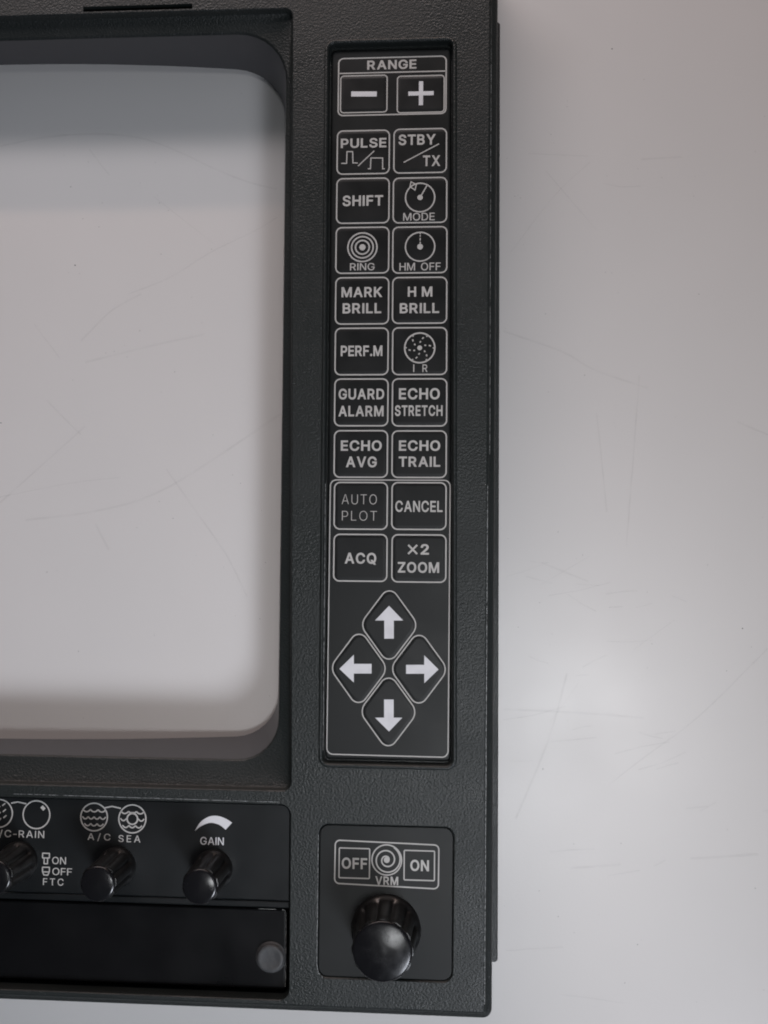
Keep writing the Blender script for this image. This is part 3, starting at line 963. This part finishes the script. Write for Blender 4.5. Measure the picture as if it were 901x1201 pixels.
def scallops(ms, cx, cy, half, z, n, w=0.42, amp=0.75, skip=None):
    """One line of pointed waves across a disc."""
    step = 2 * half / n
    for k in range(n):
        a = cx - half + k * step
        arc = []
        for j in range(7):
            t = j / 6
            arc.append((a + step * t, cy + amp * (2 * t - 1) ** 2 * 1.0))
        if skip:
            arc = [p for p in arc if math.hypot(p[0] - skip[0], p[1] - skip[1]) > skip[2]]
        if len(arc) > 1:
            ribbon(ms, arc, w, z)


def clip_half(cy, y, r):
    return math.sqrt(max(r * r - (y - cy) ** 2, 0.01))


def legend(draw, name='control_print', label=None):
    ms = Mesh()
    draw(ms, LZ)
    o = ms.build(name, M['print'], panel, weld=False)
    if label:
        o['label'] = label


def sea(ms, z):
    cx, cy = PTS['sea1'][0]
    ribbon(ms, circle(cx, cy, 4.45), W, z, closed=True)
    for dy, n in ((1.75, 3), (-0.55, 4), (-2.75, 3)):
        scallops(ms, cx, cy + dy - .1, min(clip_half(0, dy, 4.2), 3.9), z, n)
    cx2, cy2 = PTS['sea2'][0]
    ribbon(ms, circle(cx2, cy2, 4.5), W, z, closed=True)
    ribbon(ms, circle(cx2, cy2, 1.75), W + .08, z, closed=True)
    for dy, n in ((1.75, 3), (-0.55, 4), (-2.75, 3)):
        scallops(ms, cx2, cy2 + dy - .1, min(clip_half(0, dy, 4.25), 3.95), z, n, skip=(cx2, cy2, 1.95))
    ribbon(ms, PTS['sea_arc'], W, z)
    text(ms, 'A/C', TXT['A/C'], z, d=.004, track=.22)
    text(ms, 'SEA', TXT['SEA'], z, d=.004, track=.22)


def rain(ms, z):
    cx, cy = PTS['rain1'][0]
    ribbon(ms, circle(cx, cy, 4.5), W, z, closed=True)
    for k in range(-4, 5):                   # slanting rain strokes
        for j in range(-3, 4):
            px, py = cx + k * 1.0 + j * .75, cy - k * .5 + j * 1.45
            if math.hypot(px - cx, py - cy) < 3.7 and (k + j) % 2 == 0:
                ribbon(ms, [(px - .5, py - .42), (px + .5, py + .42)], 0.42, z)
    cx2, cy2 = PTS['rain2'][0]
    ribbon(ms, circle(cx2, cy2, 4.5), W, z, closed=True)
    qx, qy = PTS['rain_sq'][0]
    ribbon(ms, [(qx - .5, qy + .5), (qx + .5, qy - .5)], 1.1, z)
    ribbon(ms, PTS['rain_arc'], W, z)
    text(ms, 'A/C-RAIN', TXT['A/C-RAIN'], z, d=.004, track=.14)


def ftc(ms, z):
    cx, cy = PTS['icon_on'][0]
    box_line(ms, (cx - 1.15, cx + 1.15, cy + .75, cy - .75), .1, .38, z, 0, 1)
    box_line(ms, (cx - .58, cx + .58, cy - .75, cy - 2.6), .1, .38, z + .006, 0, 1)
    cx, cy = PTS['icon_off'][0]
    box_line(ms, (cx - 1.15, cx + 1.15, cy + .75, cy - .75), .1, .38, z, 0, 1)
    ribbon(ms, [(cx - 1.1, cy - .85), (cx - .65, cy - 1.75), (cx + .65, cy - 1.75), (cx + 1.1, cy - .85)], .38, z + .006)
    text(ms, 'ON', TXT['sON'], z, d=.004)
    text(ms, 'OFF', TXT['sOFF'], z, d=.004)
    text(ms, 'FTC', TXT['FTC'], z, d=.004, track=.2)


def gain(ms, z):
    def smooth(P):
        out = []
        for j in range(len(P) - 1):
            p0 = Vector(P[max(j - 1, 0)]); p1 = Vector(P[j]); p2 = Vector(P[j + 1]); p3 = Vector(P[min(j + 2, len(P) - 1)])
            for k in range(4):
                t = k / 4
                q = 0.5 * (2 * p1 + (p2 - p0) * t + (2 * p0 - 5 * p1 + 4 * p2 - p3) * t * t + (3 * p1 - p0 - 3 * p2 + p3) * t ** 3)
                out.append((q.x, q.y))
        return out + [P[-1]]
    fill(ms, [smooth(PTS['gain_o']) + smooth(PTS['gain_i'])], z)
    text(ms, 'GAIN', TXT['GAIN'], z, d=.006)


legend(sea, label='A/C SEA legend with two wave circles')
legend(rain, label='A/C-RAIN legend with two circles')
legend(ftc, label='ON OFF FTC legend')
ms = Mesh()
gain(ms, LZ)
o = ms.build('control_print', M['print_bright'], panel, weld=False)
o['label'] = 'GAIN legend with swelling arc'


def knob(x, y, z0, h, rb, rt, flutes, name='control_knob', depth=0.95, phase=0.0, label=None, dome=0.55):
    """Fluted, tapered knob with a polished cap; origin at its foot."""
    NA = flutes * 12
    ms = Mesh()

    def ring(r, z, dp):
        out = []
        for i in range(NA):
            a = 2 * math.pi * i / NA + phase
            u = (i % 12) / 12.0
            g = math.exp(-((u - .5) / .17) ** 2)
            out.append((x + (r - dp * g) * math.cos(a), y + (r - dp * g) * math.sin(a), z))
        return out
    rr = [(rb * 1.02, z0, 0), (rb * 1.03, z0 + .4, 0), (rb * 1.02, z0 + 1.3, 0), (rb * .98, z0 + 2.0, 0), (rb * .955, z0 + 2.5, depth * .6), (rb * .94, z0 + 3.3, depth),
          (rt + .55, z0 + h * .62, depth), (rt + .30, z0 + h - 1.6, depth * .9), (rt + .45, z0 + h - 1.2, depth * 1.0), (rt + .3, z0 + h - .75, depth * .8), (rt - .25, z0 + h - .62, depth * .1)]
    prev = None
    for r, z, dp in rr:
        cur = ring(r, z, dp)
        if prev: strip(ms, prev, cur, 0, True)
        prev = cur
    ms.add([(x, y, z0 + h - .65)] + prev, [[0, 1 + i, 1 + (i + 1) % NA] for i in range(NA)], 0, True)
    k = ms.build(name, M['knob_side'], bezel, origin=(x, y, z0), sharp=55)
    if label: k['label'] = label
    ms = Mesh()
    N = 64
    prev = None
    rim = rt
    for r, z in ((rim - .25, -.62), (rim, -.35), (rim - .05, -.08), (rim - .3, .12), (rim - .55, .24)) + tuple(((rim - .55) * q, .26 + dome * (1 - q * q)) for q in (.97, .9, .8, .68, .55, .4, .25, .1)):
        cur = [(x + r * math.cos(2 * math.pi * i / N), y + r * math.sin(2 * math.pi * i / N), z0 + h + z) for i in range(N)]
        if prev: strip(ms, prev, cur, 0, True)
        prev = cur
    ms.add([(x, y, z0 + h + .30 + dome)] + prev, [[0, 1 + i, 1 + (i + 1) % N] for i in range(N)], 0, True)
    ms.build('knob_cap', M['knob'], k, origin=(x, y, z0))
    return k


knob(-102.2, -244.4, CZ, 17.5, 6.3, 5.4, 8, label='black fluted knob under the rain legend', phase=.3)
knob(-69.3, -245.3, CZ, 17.5, 6.3, 5.4, 8, label='black fluted knob under the A/C SEA legend', phase=.1)
knob(-37.4, -245.2, CZ, 17.5, 6.3, 5.4, 8, label='black fluted knob under the GAIN legend', phase=.25)

# ------------------------------------------------------------------ cover door
DZ = 20.6
ms = Mesh()
DR = [(-245, -283.2), (-13.4, -283.4), (-13.6, -258.0), (-245, -257.9)]
profile(ms, DR, 1.4, [(0, 15.2), (0, 19.9), (0.2, 20.3), (0.55, 20.55), (0.9, DZ)])
fill(ms, [quad_loop(DR, 1.4, 0.9)], DZ)
door = ms.build('cover_door', M['door'], bezel, sharp=50)
ms = Mesh()
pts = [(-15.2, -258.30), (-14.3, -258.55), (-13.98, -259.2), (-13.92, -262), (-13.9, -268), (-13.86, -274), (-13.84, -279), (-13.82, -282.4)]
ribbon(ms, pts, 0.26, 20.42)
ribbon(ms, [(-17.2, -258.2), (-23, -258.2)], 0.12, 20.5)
ms.build('worn_or_glint_edge', M['worn'], door, weld=False)
# round latch button
ms = Mesh()
bx, by = -18.6, -273.3
prev = None
for r, z in ((5.0, DZ + .02), (4.9, DZ + .25), (4.55, DZ + .32), (4.5, DZ + .5), (4.35, DZ + 1.3), (4.0, DZ + 1.6), (3.3, DZ + 1.62), (2.9, DZ + 1.45), (1.2, DZ + 1.35)):
    cur = [(bx + r * math.cos(2 * math.pi * i / 40), by + r * math.sin(2 * math.pi * i / 40), z) for i in range(40)]
    if prev: strip(ms, prev, cur, 0, True)
    prev = cur
ms.add([(bx, by, DZ + 1.35)] + prev, [[0, 1 + i, 1 + (i + 1) % 40] for i in range(40)], 0, True)
ms.build('latch_button', M['button'], door, origin=(bx, by, DZ))

# ------------------------------------------------------------------ range-marker plate
VZ = 23.95
ms = Mesh()
VQ = [(-2.75, -277.35), (39.75, -277.35), (40.05, -229.75), (-2.75, -229.75)]
profile(ms, VQ, 3.0, [(0, 23.15), (0, 23.75), (0.15, 23.9), (0.3, VZ)])
fill(ms, [quad_loop(VQ, 3.0, 0.3)], VZ)
plate = ms.build('marker_plate', M['membrane'], bezel, sharp=50)
ms = Mesh()
z = VZ + .04
ribbon(ms, quad_loop([(2.2, -248.2), (35.4, -249.0), (35.5, -235.3), (2.3, -234.6)], 1.5, 0, 6, 1), 0.42, z, 0, True)
for nm, y0, y1 in (('off_box', -236.8, -246.5), ('on_box', -237.1, -246.8)):
    x0, x1, t, b = BOX[nm]
    box_line(ms, (x0, x1, t, b), 0.5, .4, z, .2, 3)
text(ms, 'OFF', TXT['OFF'], z)
text(ms, 'ON', TXT['ON'], z)
text(ms, 'VRM', TXT['VRM'], z)
sx, sy = PTS['spiral'][0]
ribbon(ms, circle(sx, sy, 4.75), .42, z, closed=True)
sp_ = []
for i in range(0, 90):
    t = i / 89
    a = math.radians(-20 + 800 * t)
    r = .6 + 3.95 * t
    sp_.append((sx + r * math.cos(a), sy + r * math.sin(a)))
ribbon(ms, sp_, .45, z + .006)
disc(ms, sx, sy, .95, z + .012)
ms.build('marker_print', M['print'], plate, weld=False)
knob(18.9, -262.2, VZ, 18.0, 10.8, 9.0, 12, label='large black fluted knob under the VRM legend', depth=1.15, dome=0.9)


# small pale nicks where the dark plastic is chipped
ms = Mesh()
for x, y, s in ((-14.2, -9.0, .42), (-13.9, -70.0, .2), (-10.4, -209.2, .25), (-10.9, -206.0, .16), (49.8, -120, .2), (-2.2, -228.6, .2), (44.5, -283.5, .18),
                (-60, -221.4, .18), (-48, -221.6, .22), (-33, -221.7, .16), (-25, -221.8, .2), (12, -282.5, .15)):
    a = random.uniform(0, 3)
    ring = [(x + s * random.uniform(.4, 1) * math.cos(a + k * 1.047) * .6, y + s * random.uniform(.6, 1.2) * math.sin(a + k * 1.047), FZ + .02) for k in range(6)]
    ms.add(ring, [[0, 1, 2, 3, 4, 5]])
ms.build('paint_nicks', M['worn'], frame, weld=False)['kind'] = 'stuff'

# pale ribbons painting the highlights that run along the casing edges
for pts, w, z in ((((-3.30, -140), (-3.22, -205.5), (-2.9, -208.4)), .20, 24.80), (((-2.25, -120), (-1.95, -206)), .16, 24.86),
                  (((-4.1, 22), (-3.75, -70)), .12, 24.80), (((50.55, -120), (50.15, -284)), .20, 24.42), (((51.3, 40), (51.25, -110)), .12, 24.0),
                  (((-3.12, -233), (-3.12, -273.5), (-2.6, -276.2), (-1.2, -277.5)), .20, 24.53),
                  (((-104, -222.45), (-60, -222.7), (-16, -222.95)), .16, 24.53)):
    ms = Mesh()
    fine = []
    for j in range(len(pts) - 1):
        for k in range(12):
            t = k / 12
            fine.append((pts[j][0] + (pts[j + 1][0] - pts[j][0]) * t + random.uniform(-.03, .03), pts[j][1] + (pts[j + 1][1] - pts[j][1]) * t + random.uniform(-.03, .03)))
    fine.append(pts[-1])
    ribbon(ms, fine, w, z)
    ms.build('worn_or_glint_edge', M['edge_glint'], frame, weld=False)
